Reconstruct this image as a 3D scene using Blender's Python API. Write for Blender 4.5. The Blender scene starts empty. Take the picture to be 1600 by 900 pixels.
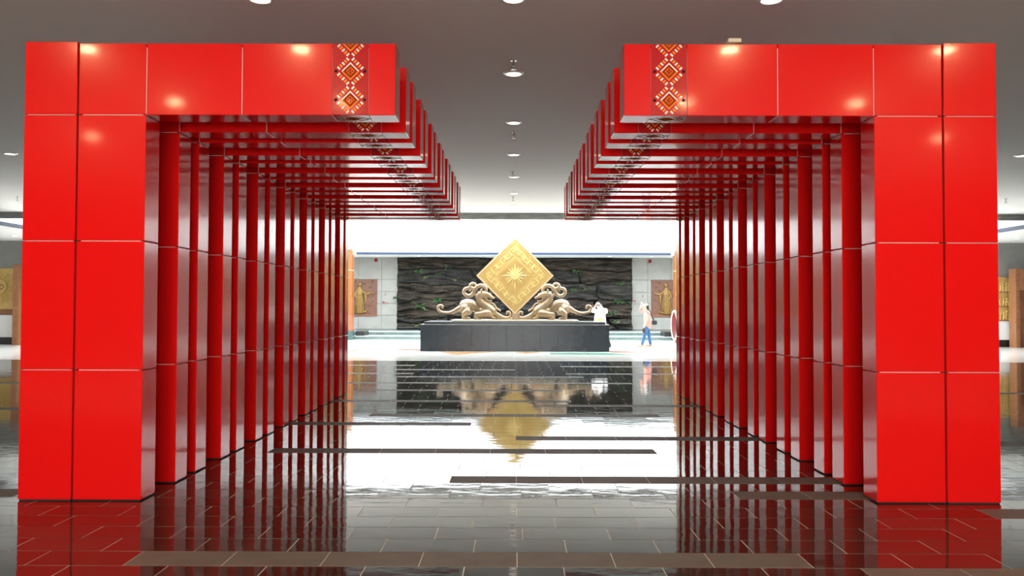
import bpy, bmesh, math, random
from mathutils import Vector, Matrix, noise
random.seed(7)
C = bpy.context.scene.collection
SC = bpy.context.scene
R = math.radians
PI = math.pi

# ------------------------------------------------------------------ camera
F = 1220.0
VX, VY, H = 804.0, 479.0, 1.58
cam_d = bpy.data.cameras.new('camera')
cam = bpy.data.objects.new('camera', cam_d)
C.objects.link(cam)
cam_d.sensor_width = 36.0
cam_d.lens = 36.0 * F / 1600.0
cam_d.clip_end = 200
pitch = math.atan((VY - 450) / F)
yaw = math.atan((VX - 800) / F)
cam.matrix_world = (Matrix.Translation((0, 0, H)) @ Matrix.Rotation(yaw, 4, 'Z')
                    @ Matrix.Rotation(PI / 2 + pitch, 4, 'X') @ Matrix.Rotation(R(0.15), 4, 'Z'))
SC.camera = cam

# ------------------------------------------------------------------ world, exposure
w = bpy.data.worlds.new('sky')
SC.world = w
w.use_nodes = True
w.node_tree.nodes['Background'].inputs[0].default_value = (0.8, 0.88, 1.0, 1)
w.node_tree.nodes['Background'].inputs[1].default_value = 1.0
SC.view_settings.view_transform = 'Standard'
SC.view_settings.look = 'None'
SC.view_settings.exposure = 0.0
SC.view_settings.gamma = 1.0
SKYLIGHT = 8.0      # luminance of the glazed roof over the plaza
ENTRANCE = 10.0     # luminance of the unseen entrance panes that light the red frames
LAMP = 3.0          # luminance of a downlight lens
LAMP_FRONT = 480.0   # the stronger downlights before the gate


# ------------------------------------------------------------------ materials
def mat(name, col, rough=0.5, metal=0.0, spec=0.5, coat=0.0, coat_rough=0.05, emit=None, estr=0.0,
        var=None, vscale=5.0, bump=0.0, bscale=20.0, stretch=None, vdetail=4.0, rvar=0.0, bdist=0.02):
    m = bpy.data.materials.new(name)
    m.use_nodes = True
    nt = m.node_tree
    b = nt.nodes['Principled BSDF']
    b.inputs['Base Color'].default_value = (*col, 1)
    b.inputs['Roughness'].default_value = rough
    b.inputs['Metallic'].default_value = metal
    b.inputs['Specular IOR Level'].default_value = spec
    b.inputs['Coat Weight'].default_value = coat
    b.inputs['Coat Roughness'].default_value = coat_rough
    if emit:
        b.inputs['Emission Color'].default_value = (*emit, 1)
        b.inputs['Emission Strength'].default_value = estr
    co = None
    if var or bump or rvar:
        tc = nt.nodes.new('ShaderNodeTexCoord')
        mp = nt.nodes.new('ShaderNodeMapping')
        nt.links.new(tc.outputs['Object'], mp.inputs[0])
        if stretch:
            mp.inputs['Scale'].default_value = stretch
        co = mp.outputs[0]
    if var:
        n = nt.nodes.new('ShaderNodeTexNoise')
        n.inputs['Scale'].default_value = vscale
        n.inputs['Detail'].default_value = vdetail
        nt.links.new(co, n.inputs['Vector'])
        rp = nt.nodes.new('ShaderNodeValToRGB')
        rp.color_ramp.elements[0].position = 0.32
        rp.color_ramp.elements[1].position = 0.68
        rp.color_ramp.elements[0].color = (*col, 1)
        rp.color_ramp.elements[1].color = (*var, 1)
        nt.links.new(n.outputs['Fac'], rp.inputs[0])
        nt.links.new(rp.outputs[0], b.inputs['Base Color'])
    if rvar:
        n = nt.nodes.new('ShaderNodeTexNoise')
        n.inputs['Scale'].default_value = vscale
        nt.links.new(co, n.inputs['Vector'])
        mr = nt.nodes.new('ShaderNodeMapRange')
        mr.inputs['To Min'].default_value = max(0, rough - rvar)
        mr.inputs['To Max'].default_value = rough + rvar
        nt.links.new(n.outputs['Fac'], mr.inputs['Value'])
        nt.links.new(mr.outputs[0], b.inputs['Roughness'])
    if bump:
        n = nt.nodes.new('ShaderNodeTexNoise')
        n.inputs['Scale'].default_value = bscale
        n.inputs['Detail'].default_value = 3
        nt.links.new(co, n.inputs['Vector'])
        bp = nt.nodes.new('ShaderNodeBump')
        bp.inputs['Strength'].default_value = bump
        bp.inputs['Distance'].default_value = bdist
        nt.links.new(n.outputs['Fac'], bp.inputs['Height'])
        nt.links.new(bp.outputs[0], b.inputs['Normal'])
    return m


M = {}
M['red'] = mat('red_lacquer', (0.68, 0.006, 0.006), 0.22, spec=0.18, coat=0.75, coat_rough=0.08)
M['red'].node_tree.nodes['Principled BSDF'].inputs['Coat IOR'].default_value = 1.24
M['joint'] = mat('pale_joint', (0.62, 0.45, 0.42), 0.7)
M['dark'] = mat('dark_recess', (0.02, 0.015, 0.015), 0.7)
M['strip_red'] = mat('ornament_ground', (0.46, 0.010, 0.014), 0.22, spec=0.18, coat=0.75, coat_rough=0.08)
M['strip_red'].node_tree.nodes['Principled BSDF'].inputs['Coat IOR'].default_value = 1.24
M['p_white'] = mat('print_white', (0.85, 0.78, 0.7), 0.6, spec=0.0)
M['p_orange'] = mat('print_orange', (0.85, 0.27, 0.03), 0.6, spec=0.0)
M['p_brown'] = mat('print_brown', (0.33, 0.035, 0.01), 0.6, spec=0.0)
M['p_black'] = mat('print_black', (0.03, 0.01, 0.012), 0.6, spec=0.0)
M['ceiling'] = mat('grey_ceiling_paint', (0.82, 0.795, 0.76), 0.8, spec=0.25)
M['white'] = mat('white_plaster', (0.86, 0.86, 0.84), 0.8, spec=0.2)
M['wall_rear'] = mat('rear_wall_brown', (0.16, 0.12, 0.10), 0.7, spec=0.2)
M['soffit'] = mat('white_soffit', (0.72, 0.72, 0.7), 0.7, spec=0.2)
M['fascia'] = mat('grey_marble', (0.26, 0.27, 0.26), 0.35, var=(0.16, 0.165, 0.16), vscale=3, stretch=(1, 1, 6))
M['blue'] = mat('blue_band', (0.003, 0.016, 0.055), 0.4)
M['skylight'] = mat('skylight_glazing', (0.8, 0.85, 0.9), 0.4, emit=(0.93, 0.97, 1.0), estr=SKYLIGHT)
M['entrance'] = mat('entrance_glazing', (0.8, 0.85, 0.9), 0.4, emit=(1.0, 0.97, 0.93), estr=ENTRANCE)
M['lens'] = mat('lamp_lens', (1, 1, 1), 0.5, emit=(1.0, 0.9, 0.72), estr=LAMP)
M['lens_front'] = mat('strong_lamp_lens', (1, 1, 1), 0.5, emit=(1.0, 0.66, 0.34), estr=LAMP_FRONT)
M['lamp_ring'] = mat('lamp_ring', (0.7, 0.68, 0.64), 0.35, metal=0.6)
M['chrome'] = mat('chrome', (0.5, 0.48, 0.46), 0.25, metal=1.0)
M['wallgrey'] = mat('grey_stone_cladding', (0.27, 0.27, 0.252), 0.45, var=(0.23, 0.23, 0.215), vscale=2)
M['walljoint'] = mat('cladding_joint', (0.2, 0.2, 0.19), 0.8)
M['rock'] = mat('dark_rock', (0.014, 0.014, 0.0135), 0.9, spec=0.1, var=(0.068, 0.054, 0.042), vscale=2.2,
                stretch=(0.6, 1, 2.6), bump=1.0, bscale=9, vdetail=10, bdist=0.10)
M['rock2'] = mat('grey_rock', (0.016, 0.0175, 0.019), 0.9, spec=0.1, var=(0.062, 0.057, 0.050), vscale=2.6,
                 stretch=(0.5, 1, 3.0), bump=1.0, bscale=11, vdetail=10, bdist=0.10)
M['leaf'] = mat('fern_leaf', (0.018, 0.055, 0.015), 0.5, var=(0.04, 0.11, 0.028), vscale=6)
M['leaf2'] = mat('pale_leaf', (0.07, 0.13, 0.04), 0.5, var=(0.14, 0.19, 0.08), vscale=6)
M['plinth'] = mat('black_granite', (0.024, 0.031, 0.040), 0.27, spec=0.35, var=(0.028, 0.036, 0.046), vscale=1.5, rvar=0.04)
M['plinth_cap'] = mat('black_granite_cap', (0.03, 0.036, 0.044), 0.3)
M['bronze'] = mat('gilded_bronze', (0.27, 0.19, 0.115), 0.4, metal=0.6, var=(0.38, 0.29, 0.19), vscale=3, bump=0.15, bscale=18)
M['gold'] = mat('gold_leaf', (0.60, 0.40, 0.13), 0.5, metal=0.3, var=(0.66, 0.46, 0.17), vscale=4, bump=0.15, bscale=30)
M['relief_gold'] = mat('relief_gold', (0.19, 0.105, 0.025), 0.5, metal=0.3, var=(0.28, 0.165, 0.045), vscale=5)
M['gold_hi'] = mat('bright_gold', (0.76, 0.58, 0.22), 0.45, metal=0.3)
M['gold_edge'] = mat('pink_gold_edge', (0.78, 0.56, 0.33), 0.45, metal=0.3)
M['cream'] = mat('cream_stone', (0.62, 0.56, 0.42), 0.6)
M['wood'] = mat('orange_wood', (0.185, 0.056, 0.011), 0.4, var=(0.22, 0.075, 0.016), vscale=3, stretch=(6, 6, 0.6))
M['wood_dk'] = mat('carved_red_wood', (0.22, 0.07, 0.03), 0.55, var=(0.30, 0.10, 0.045), vscale=4)
M['wood_pt'] = mat('portal_wood', (0.34, 0.15, 0.065), 0.5, var=(0.25, 0.10, 0.04), vscale=4, stretch=(5, 5, 0.8))
M['brown'] = mat('relief_brown', (0.14, 0.058, 0.032), 0.5, var=(0.105, 0.042, 0.022), vscale=6, bump=0.5, bscale=9)
M['green_marble'] = mat('green_marble', (0.06, 0.095, 0.09), 0.3, var=(0.12, 0.165, 0.155), vscale=3, stretch=(1, 1, 3))
M['step_edge'] = mat('white_marble_edge', (0.40, 0.46, 0.44), 0.3)
M['dgreen'] = mat('dark_green_marble', (0.04, 0.075, 0.075), 0.2)
M['black'] = mat('black_stone', (0.012, 0.012, 0.013), 0.3)
M['grout'] = mat('floor_grout', (0.62, 0.60, 0.57), 0.6)
M['white_marble'] = mat('white_marble_floor', (0.84, 0.84, 0.80), 0.12, var=(0.78, 0.78, 0.74), vscale=1.2)
M['inlay_red'] = mat('red_inlay', (0.55, 0.20, 0.13), 0.15)
M['inlay_green'] = mat('green_inlay', (0.12, 0.42, 0.30), 0.15)
M['inlay_orange'] = mat('orange_inlay', (0.72, 0.38, 0.16), 0.15)
M['inlay_pink'] = mat('pink_marble_band', (0.62, 0.42, 0.34), 0.15)
M['skin'] = mat('skin', (0.52, 0.30, 0.20), 0.55)
M['hair'] = mat('black_hair', (0.012, 0.010, 0.009), 0.45)
M['grey_hair'] = mat('greying_hair', (0.16, 0.15, 0.14), 0.5)
M['pink_shirt'] = mat('pink_shirt', (0.52, 0.22, 0.18), 0.85)
M['white_shirt'] = mat('white_shirt', (0.88, 0.88, 0.87), 0.85)
M['yellow'] = mat('yellow_print', (0.85, 0.75, 0.10), 0.8)
M['jeans'] = mat('blue_jeans', (0.020, 0.075, 0.17), 0.85, var=(0.035, 0.11, 0.23), vscale=9)
M['blackcloth'] = mat('black_cloth', (0.015, 0.015, 0.018), 0.8)
M['tan'] = mat('tan_leather', (0.40, 0.23, 0.13), 0.6)
M['cap'] = mat('white_cap', (0.85, 0.84, 0.82), 0.8)
M['signred'] = mat('red_sign', (0.26, 0.015, 0.018), 0.5)
M['drum_skin'] = mat('drum_skin', (0.70, 0.62, 0.50), 0.6)
M['drum_red'] = mat('drum_dark_red', (0.12, 0.015, 0.02), 0.35)


def tile_mat(name, a, b, rough):
    m = mat(name, a, rough, spec=1.0, var=b, vscale=2.5, stretch=(1, 2.5, 1), bump=0.035, bscale=3.0, bdist=0.03)
    return m


M['t0'] = tile_mat('polished_dark_granite', (0.013, 0.014, 0.0135), (0.024, 0.025, 0.023), 0.035)
M['t1'] = tile_mat('polished_green_granite', (0.016, 0.021, 0.020), (0.027, 0.033, 0.031), 0.045)
M['t2'] = tile_mat('polished_brown_granite', (0.017, 0.015, 0.0135), (0.027, 0.023, 0.021), 0.04)
M['tl'] = mat('lobby_bounce_stone', (0.58, 0.55, 0.50), 0.4, var=(0.52, 0.49, 0.45), vscale=3)  # unseen floor stone, made pale to bounce light up to the ceiling
M['tm'] = mat('flamed_grey_granite', (0.125, 0.112, 0.104), 0.62, spec=0.3, var=(0.105, 0.094, 0.088), vscale=6, bump=0.3, bscale=60, bdist=0.004)


# ------------------------------------------------------------------ helpers
def link_mesh(name, me, parent=None, loc=None):
    o = bpy.data.objects.new(name, me)
    C.objects.link(o)
    if parent is not None:
        o.parent = parent
    if loc is not None:
        o.location = loc
    return o


def finish(bm, name, mats, smooth=False):
    me = bpy.data.meshes.new(name)
    bm.normal_update()
    bm.to_mesh(me)
    bm.free()
    for m in (mats if isinstance(mats, (list, tuple)) else [mats]):
        me.materials.append(m)
    if smooth:
        for p in me.polygons:
            p.use_smooth = True
    return me


def obj(name, bm, mats, parent=None, loc=None, smooth=False):
    return link_mesh(name, finish(bm, name, mats, smooth), parent, loc)


def tag(o, label=None, cat=None, group=None, kind=None):
    if label: o['label'] = label
    if cat: o['category'] = cat
    if group: o['group'] = group
    if kind: o['kind'] = kind
    return o


def thing(name, label, cat, loc=(0, 0, 0), group=None):
    o = bpy.data.objects.new(name, None)
    o.empty_display_size = 0.1
    C.objects.link(o)
    o.location = loc
    return tag(o, label, cat, group)


def box(bm, x0, x1, y0, y1, z0, z1, mi=0):
    vs = [bm.verts.new(p) for p in ((x0, y0, z0), (x1, y0, z0), (x1, y1, z0), (x0, y1, z0),
                                    (x0, y0, z1), (x1, y0, z1), (x1, y1, z1), (x0, y1, z1))]
    fs = []
    for q in ((3, 2, 1, 0), (4, 5, 6, 7), (0, 1, 5, 4), (1, 2, 6, 5), (2, 3, 7, 6), (3, 0, 4, 7)):
        f = bm.faces.new([vs[i] for i in q])
        f.material_index = mi
        fs.append(f)
    return vs


def bbox(x0, x1, y0, y1, z0, z1, bev=0.0):
    x0, x1 = min(x0, x1), max(x0, x1)
    bm = bmesh.new()
    box(bm, x0, x1, y0, y1, z0, z1)
    if bev:
        bmesh.ops.bevel(bm, geom=bm.edges[:], offset=bev, segments=1, affect='EDGES', profile=0.5)
    return bm


def poly(bm, pts, mi=0):
    f = bm.faces.new([bm.verts.new(p) for p in pts])
    f.material_index = mi
    return f


def prism(bm, pts2, y0, y1, mi=0, axis='Y'):
    """outline in the XZ plane extruded along Y (or XY plane along Z)"""
    if axis == 'Y':
        a = [bm.verts.new((p[0], y0, p[1])) for p in pts2]
        b = [bm.verts.new((p[0], y1, p[1])) for p in pts2]
    else:
        a = [bm.verts.new((p[0], p[1], y0)) for p in pts2]
        b = [bm.verts.new((p[0], p[1], y1)) for p in pts2]
    n = len(pts2)
    fs = [bm.faces.new(a), bm.faces.new(b[::-1])]
    for i in range(n):
        j = (i + 1) % n
        fs.append(bm.faces.new((a[j], a[i], b[i], b[j])))
    for f in fs:
        f.material_index = mi
    bmesh.ops.recalc_face_normals(bm, faces=fs)
    return fs


def ring(bm, c, ax, u, v, r1, r2, n):
    return [bm.verts.new(c + u * (math.cos(2 * PI * i / n) * r1) + v * (math.sin(2 * PI * i / n) * r2)) for i in range(n)]


def tube(bm, pts, n=10, flat=1.0, ref=(0, 1, 0), mi=0, caps=True, dense=1):
    """tapered tube through (x,y,z,r) points with rounded ends; flat scales the radius along the 'ref' side"""
    P = [Vector(p[:3]) for p in pts]
    Rr = [p[3] for p in pts]
    if dense > 1:
        NP, NR = [], []
        m = len(P)
        for i in range(m - 1):
            p0, p1, p2, p3 = P[max(i - 1, 0)], P[i], P[i + 1], P[min(i + 2, m - 1)]
            for k in range(dense):
                t = k / dense
                q = 0.5 * ((2 * p1) + (p2 - p0) * t + (2 * p0 - 5 * p1 + 4 * p2 - p3) * t * t + (3 * p1 - p0 - 3 * p2 + p3) * t ** 3)
                NP.append(q)
                NR.append(Rr[i] * (1 - t) + Rr[i + 1] * t)
        NP.append(P[-1]); NR.append(Rr[-1])
        P, Rr = NP, NR
    # rounded ends
    if caps:
        d0 = (P[0] - P[1]).normalized(); d1 = (P[-1] - P[-2]).normalized()
        r0, r1 = Rr[0], Rr[-1]
        P = [P[0] + d0 * r0, P[0] + d0 * r0 * 0.87, P[0] + d0 * r0 * 0.5] + P + [P[-1] + d1 * r1 * 0.5, P[-1] + d1 * r1 * 0.87, P[-1] + d1 * r1]
        Rr = [r0 * 0.05, r0 * 0.5, r0 * 0.87] + Rr + [r1 * 0.87, r1 * 0.5, r1 * 0.05]
    rings = []
    ref = Vector(ref)
    for i, p in enumerate(P):
        t = (P[min(i + 1, len(P) - 1)] - P[max(i - 1, 0)]).normalized()
        v = ref - t * ref.dot(t)
        if v.length < 1e-3:
            v = Vector((1, 0, 0)) - t * t.x
        v.normalize()
        u = v.cross(t).normalized()
        rings.append(ring(bm, p, t, u, v, Rr[i], Rr[i] * flat, n))
    fs = []
    for a, b in zip(rings[:-1], rings[1:]):
        for i in range(n):
            j = (i + 1) % n
            fs.append(bm.faces.new((a[i], a[j], b[j], b[i])))
    fs.append(bm.faces.new(rings[0][::-1]))
    fs.append(bm.faces.new(rings[-1]))
    for f in fs:
        f.material_index = mi
    bmesh.ops.recalc_face_normals(bm, faces=fs)
    return fs


def ball(bm, c, r, sx=1, sy=1, sz=1, seg=14, mi=0):
    g = bmesh.ops.create_uvsphere(bm, u_segments=seg, v_segments=max(6, seg * 2 // 3), radius=1.0)
    for v in g['verts']:
        v.co = Vector((v.co.x * r * sx + c[0], v.co.y * r * sy + c[1], v.co.z * r * sz + c[2]))
        for f in v.link_faces:
            f.material_index = mi
    return g


def cyl(bm, c, r, h, n=20, axis='Z', mi=0, r2=None):
    g = bmesh.ops.create_cone(bm, cap_ends=True, segments=n, radius1=r, radius2=r if r2 is None else r2, depth=h)
    rot = {'Z': Matrix(), 'Y': Matrix.Rotation(PI / 2, 4, 'X'), 'X': Matrix.Rotation(PI / 2, 4, 'Y')}[axis]
    bmesh.ops.transform(bm, matrix=Matrix.Translation(c) @ rot, verts=g['verts'])
    fs = set(f for v in g['verts'] for f in v.link_faces)
    for f in fs:
        f.material_index = mi
    return g


def fuse(bm, name, mats, voxel, smooth_it=4, parent=None):
    """many overlapping closed shapes -> one continuous surface"""
    me = finish(bm, name + '_src', mats)
    o = bpy.data.objects.new(name + '_src', me)
    C.objects.link(o)
    m = o.modifiers.new('r', 'REMESH')
    m.mode = 'VOXEL'
    m.voxel_size = voxel
    m.use_smooth_shade = True
    s = o.modifiers.new('s', 'SMOOTH')
    s.factor = 0.5
    s.iterations = smooth_it
    dg = bpy.context.evaluated_depsgraph_get()
    ev = o.evaluated_get(dg)
    out = bpy.data.meshes.new_from_object(ev)
    out.name = name
    bpy.data.objects.remove(o)
    bpy.data.meshes.remove(me)
    for p in out.polygons:
        p.use_smooth = True
    if not out.materials:
        out.materials.append(mats)
    return link_mesh(name, out, parent)


def X(px, d): return (px - VX) / F * d
def Z(py, d): return H + (VY - py) / F * d


def ordinal(k):
    return ['first', 'second', 'third', 'fourth', 'fifth', 'sixth', 'seventh', 'eighth', 'ninth', 'tenth',
            'eleventh', 'twelfth', 'thirteenth', 'fourteenth', 'fifteenth', 'sixteenth'][k]


# ------------------------------------------------------------------ the hall: floor
DF = 22.9           # where the hall floor meets the white plaza
floor = obj('floor', bbox(-24, 24, -9, DF - 0.01, -0.12, -0.0015), M['grout'])
tag(floor, kind='structure')
ROW, LEN = 0.281, 0.60
# rough grey bands: (y pixel of the row, x pixel from, x pixel to)
BANDS = [(870, 262, 1166), (893, 1403, 1900), (768, 1172, 1390), (743, 747, 1300), (705, 492, 1012), (685, 875, 1185),
         (663, 430, 692), (650, 610, 995), (634, 872, 1090), (625, 500, 860), (610, 625, 860), (599, 800, 985),
         (598, 545, 690), (589, 635, 890), (584, 540, 625), (577, 640, 800), (571, 545, 640), (572, 900, 1060),
         (583, 920, 1058), (800, 1568, 1640), (775, -40, 18), (690, 1560, 1640), (640, -60, 30), (600, -200, 33), (612, 1562, 1800)]
rough_rows = {}
for py, a, b in BANDS:
    d = H * F / (py - VY)
    k = int(math.floor(d / ROW))
    dm = (k + 0.5) * ROW
    rough_rows.setdefault(k, []).append((X(a, dm), X(b, dm)))


def tile_mesh(length, mi, tx, ty, nm):
    bm = bmesh.new()
    g = 0.003
    vs = box(bm, -length / 2 + g, length / 2 - g, -ROW / 2 + g, ROW / 2 - g, -0.012, 0.0)
    for v in vs[4:]:
        v.co.z += v.co.x * tx + v.co.y * ty
    bm.faces.remove(bm.faces[:][0])
    return finish(bm, nm, M[mi])


TM = []
for mi in ('t0', 't1', 't2', 'tm', 'tl'):
    for q in range(5):
        s = 0.0012 if mi != 'tm' else 0
        TM.append(tile_mesh(LEN, mi, random.uniform(-s, s), random.uniform(-s, s) * 2, 'floor_tile'))
cand = []
k0 = int(math.floor(-8.9 / ROW))
for k in range(k0, int(DF / ROW)):
    yc = (k + 0.5) * ROW
    off = ((k * 0.37) % 1.0) * LEN if k % 2 else ((k * 0.37 + 0.5) % 1.0) * LEN
    off = (0.25 if k % 2 else 0.0) * LEN * 2 + (k % 4) * 0.02
    n = int(23.4 / LEN)
    for i in range(-n, n):
        xc = (i + 0.5) * LEN + off - 0.3
        mi = random.choice((0, 0, 1, 2, 1))
        if k < 5:
            mi = 4  # unseen rows around and behind the camera, pale as a light bounce
        for a, b in rough_rows.get(k, []):
            if a - 0.28 < xc < b + 0.28 and k > 3:
                mi = 3
        cand.append((yc, xc, mi))


def in_view(yc, xc):
    return yc > 4.4 and abs(xc) < yc * 0.66 + 0.4 and not (5.8 < yc < 14.3 and 2.95 < abs(xc + 0.045) < 4.2) \
        and not (yc > 6.5 and abs(xc) > 4 and abs(xc) < yc * 0.62)


vis = sorted([c for c in cand if in_view(*c[:2])], key=lambda c: c[0] + abs(c[1]) * 0.05)
near = set(vis[:296])
for c in vis[:296]:
    o = link_mesh('floor_tile', TM[c[2] * 5 + random.randrange(5)], floor, (c[1], c[0], 0))
bm = bmesh.new()
for c in cand:
    if c in near:
        continue
    yc, xc, mi = c
    vs = [(xc - LEN / 2 + .003, yc - ROW / 2 + .003), (xc + LEN / 2 - .003, yc - ROW / 2 + .003),
          (xc + LEN / 2 - .003, yc + ROW / 2 - .003), (xc - LEN / 2 + .003, yc + ROW / 2 - .003)]
    s = 0.0012 if mi < 3 else 0
    tx, ty = random.uniform(-s, s), random.uniform(-s, s) * 2
    top = [bm.verts.new((a, b, (a - xc) * tx + (b - yc) * ty)) for a, b in vs]
    bot = [bm.verts.new((a, b, -0.012)) for a, b in vs]
    fs = [bm.faces.new(top)] + [bm.faces.new((top[(i + 1) % 4], top[i], bot[i], bot[(i + 1) % 4])) for i in range(4)]
    for f in fs:
        f.material_index = mi
far_tiles = obj('floor_tiles_beyond', bm, [M['t0'], M['t1'], M['t2'], M['tm'], M['tl']], floor)
tag(far_tiles, kind='stuff')
far_tiles.name = 'floor_tile_field'

# plaza floor of white marble, with inlaid coloured rays
plaza = obj('plaza_floor', bbox(-24, 24, DF, 44, -0.12, -0.004), M['grout'])
plaza.name = 'floor_plaza'
tag(plaza, kind='structure')
bm = bmesh.new()
PT = 0.9
yy = DF
while yy < 36.9:
    y1 = min(yy + PT, 37.0)
    i = -26
    while i < 26:
        box(bm, i * PT + .002, (i + 1) * PT - .002, yy + .002, y1 - .002, -0.02, 0.0)
        i += 1
    yy += PT
pf = obj('marble_tile_field', bm, M['white_marble'], plaza)
tag(pf, kind='stuff')


def inlay(name, pts, m):
    bm = bmesh.new()
    prism(bm, pts, 0.0002, 0.0016, axis='Z')
    return obj(name, bm, M[m], plaza)


for s in (-1, 1):
    inlay('marble_band', [(s * 5.62, 24), (s * 5.75, 24), (s * 5.75, 36.6), (s * 5.62, 36.6)], 'inlay_red')
    inlay('marble_band', [(s * 5.85, 24), (s * 6.35, 24), (s * 6.35, 36.6), (s * 5.85, 36.6)], 'inlay_pink')
inlay('inlaid_ray', [(3.36, 27.9), (3.36, 27.0), (5.3, 27.1)], 'inlay_red')
inlay('inlaid_ray', [(1.2, 26.6), (1.2, 25.9), (3.85, 25.7), (3.3, 26.7)], 'inlay_green')
inlay('inlaid_ray', [(-2.6, 27.2), (-0.6, 27.2), (-1.9, 25.6)], 'inlay_orange')
inlay('inlaid_ray', [(-3.4, 28.8), (-3.4, 28.0), (-5.4, 28.5)], 'inlay_red')
inlay('inlaid_ray', [(0.0, 27.2), (0.9, 27.2), (0.4, 26.2)], 'inlay_orange')

# ------------------------------------------------------------------ the hall: ceiling, walls, skylight well
ZC, DE, ZB, DR, DW = 4.77, 26.6, 4.20, 39.5, 42.0
XR, ZT, DF0 = 16.8, 9.0, 20.5
ceil = obj('ceiling', bbox(-24, 24, -9, DE - 0.03, ZC, ZC + 0.15), M['ceiling'])
tag(ceil, kind='structure')
tr = obj('trim_1', bbox(-24, 24, DE - 0.028, DE + 0.1, 4.56, ZC + 0.1), M['walljoint'])
tag(tr, kind='structure')
for i in range(-10, 10):
    obj('fascia_panel', bbox(i * 2.4 + .004, (i + 1) * 2.4 - .004, DE - 0.05, DE - 0.03, 4.55, ZC - 0.003, 0.003), M['fascia'], tr)


def struct(name, bm, m):
    return tag(obj(name, bm, m), kind='structure')


struct('wall_well_front', bbox(-24, 24, DF0 - 0.2, DF0, ZC + 0.16, ZT), M['white'])
struct('wall_well_back', bbox(-24, 24, DR, DR + 0.2, ZB + 0.12, ZT), M['white'])
for s, nm in ((-1, 'left'), (1, 'right')):
    struct('trim_' + ('2' if s < 0 else '3'), bbox(s * (XR - 0.02), s * (XR + 0.1), DE - 2.0, DR - 0.03, ZB + 0.0, ZB + 0.12), M['blue'])
    struct('ceiling_side_' + nm, bbox(s * (XR + 0.1), s * 24, DE + 0.3 - 6.0, 44, ZB, ZB + 0.1), M['soffit'])
    struct('wall_' + nm, bbox(s * 24, s * 24.2, -9, 44, 0, ZT), M['white'])
struct('trim_4', bbox(-XR, XR, DR - 0.03, DR + 0.08, ZB, ZB + 0.12), M['blue'])
struct('ceiling_soffit', bbox(-XR - 0.1, XR + 0.1, DR + 0.08, DW + 0.4, ZB, ZB + 0.1), M['soffit'])
# glazed roof over the plaza
grid_r = struct('window_1', bbox(-23.9, 23.9, DF0, DR, ZT + 0.08, ZT + 0.12), M['white'])
for i in range(8):
    for j in range(3):
        w0, l0 = 2 * XR / 8, (DR - DF0) / 3
        obj('pane', bbox(-XR + i * w0 + 0.05, -XR + (i + 1) * w0 - 0.05, DF0 + j * l0 + 0.05, DF0 + (j + 1) * l0 - 0.05, ZT + 0.0, ZT + 0.03),
            M['skylight'], grid_r)
# unseen entrance wall; glowing panes placed behind the camera to light the red frames
wb = struct('wall_back', bbox(-24, 24, -9.2, -9.0, 0, ZC), M['wall_rear'])
wn = struct('window_2', bbox(-5.1, 5.1, -8.99, -8.93, 0.0, 4.5), M['lamp_ring'])
for i in range(5):
    for j in range(2):
        obj('pane', bbox(-5 + i * 2.0 + .05, -5 + (i + 1) * 2.0 - .05, -8.925, -8.915, 0.08 + j * 2.2, 0.08 + j * 2.2 + 2.1), M['entrance'], wn)

# far wall behind the rock, clad in grey stone
wf = struct('wall_far', bbox(-24, 24, DW, DW + 0.2, 0.0, ZB), M['walljoint'])
zs = [0.345, 1.10, 1.73, 2.36, 3.02, ZB - 0.004]
for s in (-1, 1):
    xs = [6.0, 7.15, 8.4, 9.6, 10.8, 12.0]
    for a, b in zip(xs[:-1], xs[1:]):
        for z0, z1 in zip(zs[:-1], zs[1:]):
            obj('wall_panel', bbox(s * a + .006, s * b - .006, DW - 0.05, DW - 0.002, z0 + .006, z1 - .006, 0.004)
                if s > 0 else bbox(-b + .006, -a - .006, DW - 0.05, DW - 0.002, z0 + .006, z1 - .006, 0.004), M['wallgrey'], wf)
# platform and steps
def step(name, x, y0, y1, z0, z1, m):
    o = struct(name, bbox(-x, x, y0, y1, z0, z1 - 0.03), M[m])
    obj('nosing', bbox(-x, x, y0 - 0.03, y1, z1 - 0.03, z1, 0.004), M['step_edge' if m != 'dgreen' else 'green_marble'], o)
    return o
step('trim_5', 9.0, 37.0, 38.18, 0.0, 0.17, 'green_marble')
step('trim_6', 8.5, 38.2, 39.18, 0.0, 0.34, 'green_marble')
struct('floor_platform', bbox(-12, 12, 39.2, DW - 0.051, 0.0, 0.338), M['green_marble'])

# side bays: frontal walls at the ends of the plaza
for s, nm in ((-1, 'left'), (1, 'right')):
    wl = struct('wall_bay_' + nm, bbox(s * 17.0, s * 23.99, 31.62, 31.8, 0, ZB - 0.002), M['wallgrey'])
    obj('dado', bbox(s * 17.0, s * 23.9, 31.56, 31.618, 0.29, 1.18), M['white'], wl)
    obj('baseboard', bbox(s * 17.0, s * 23.9, 31.54, 31.618, 0.0, 0.286), M['black'], wl)


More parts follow.
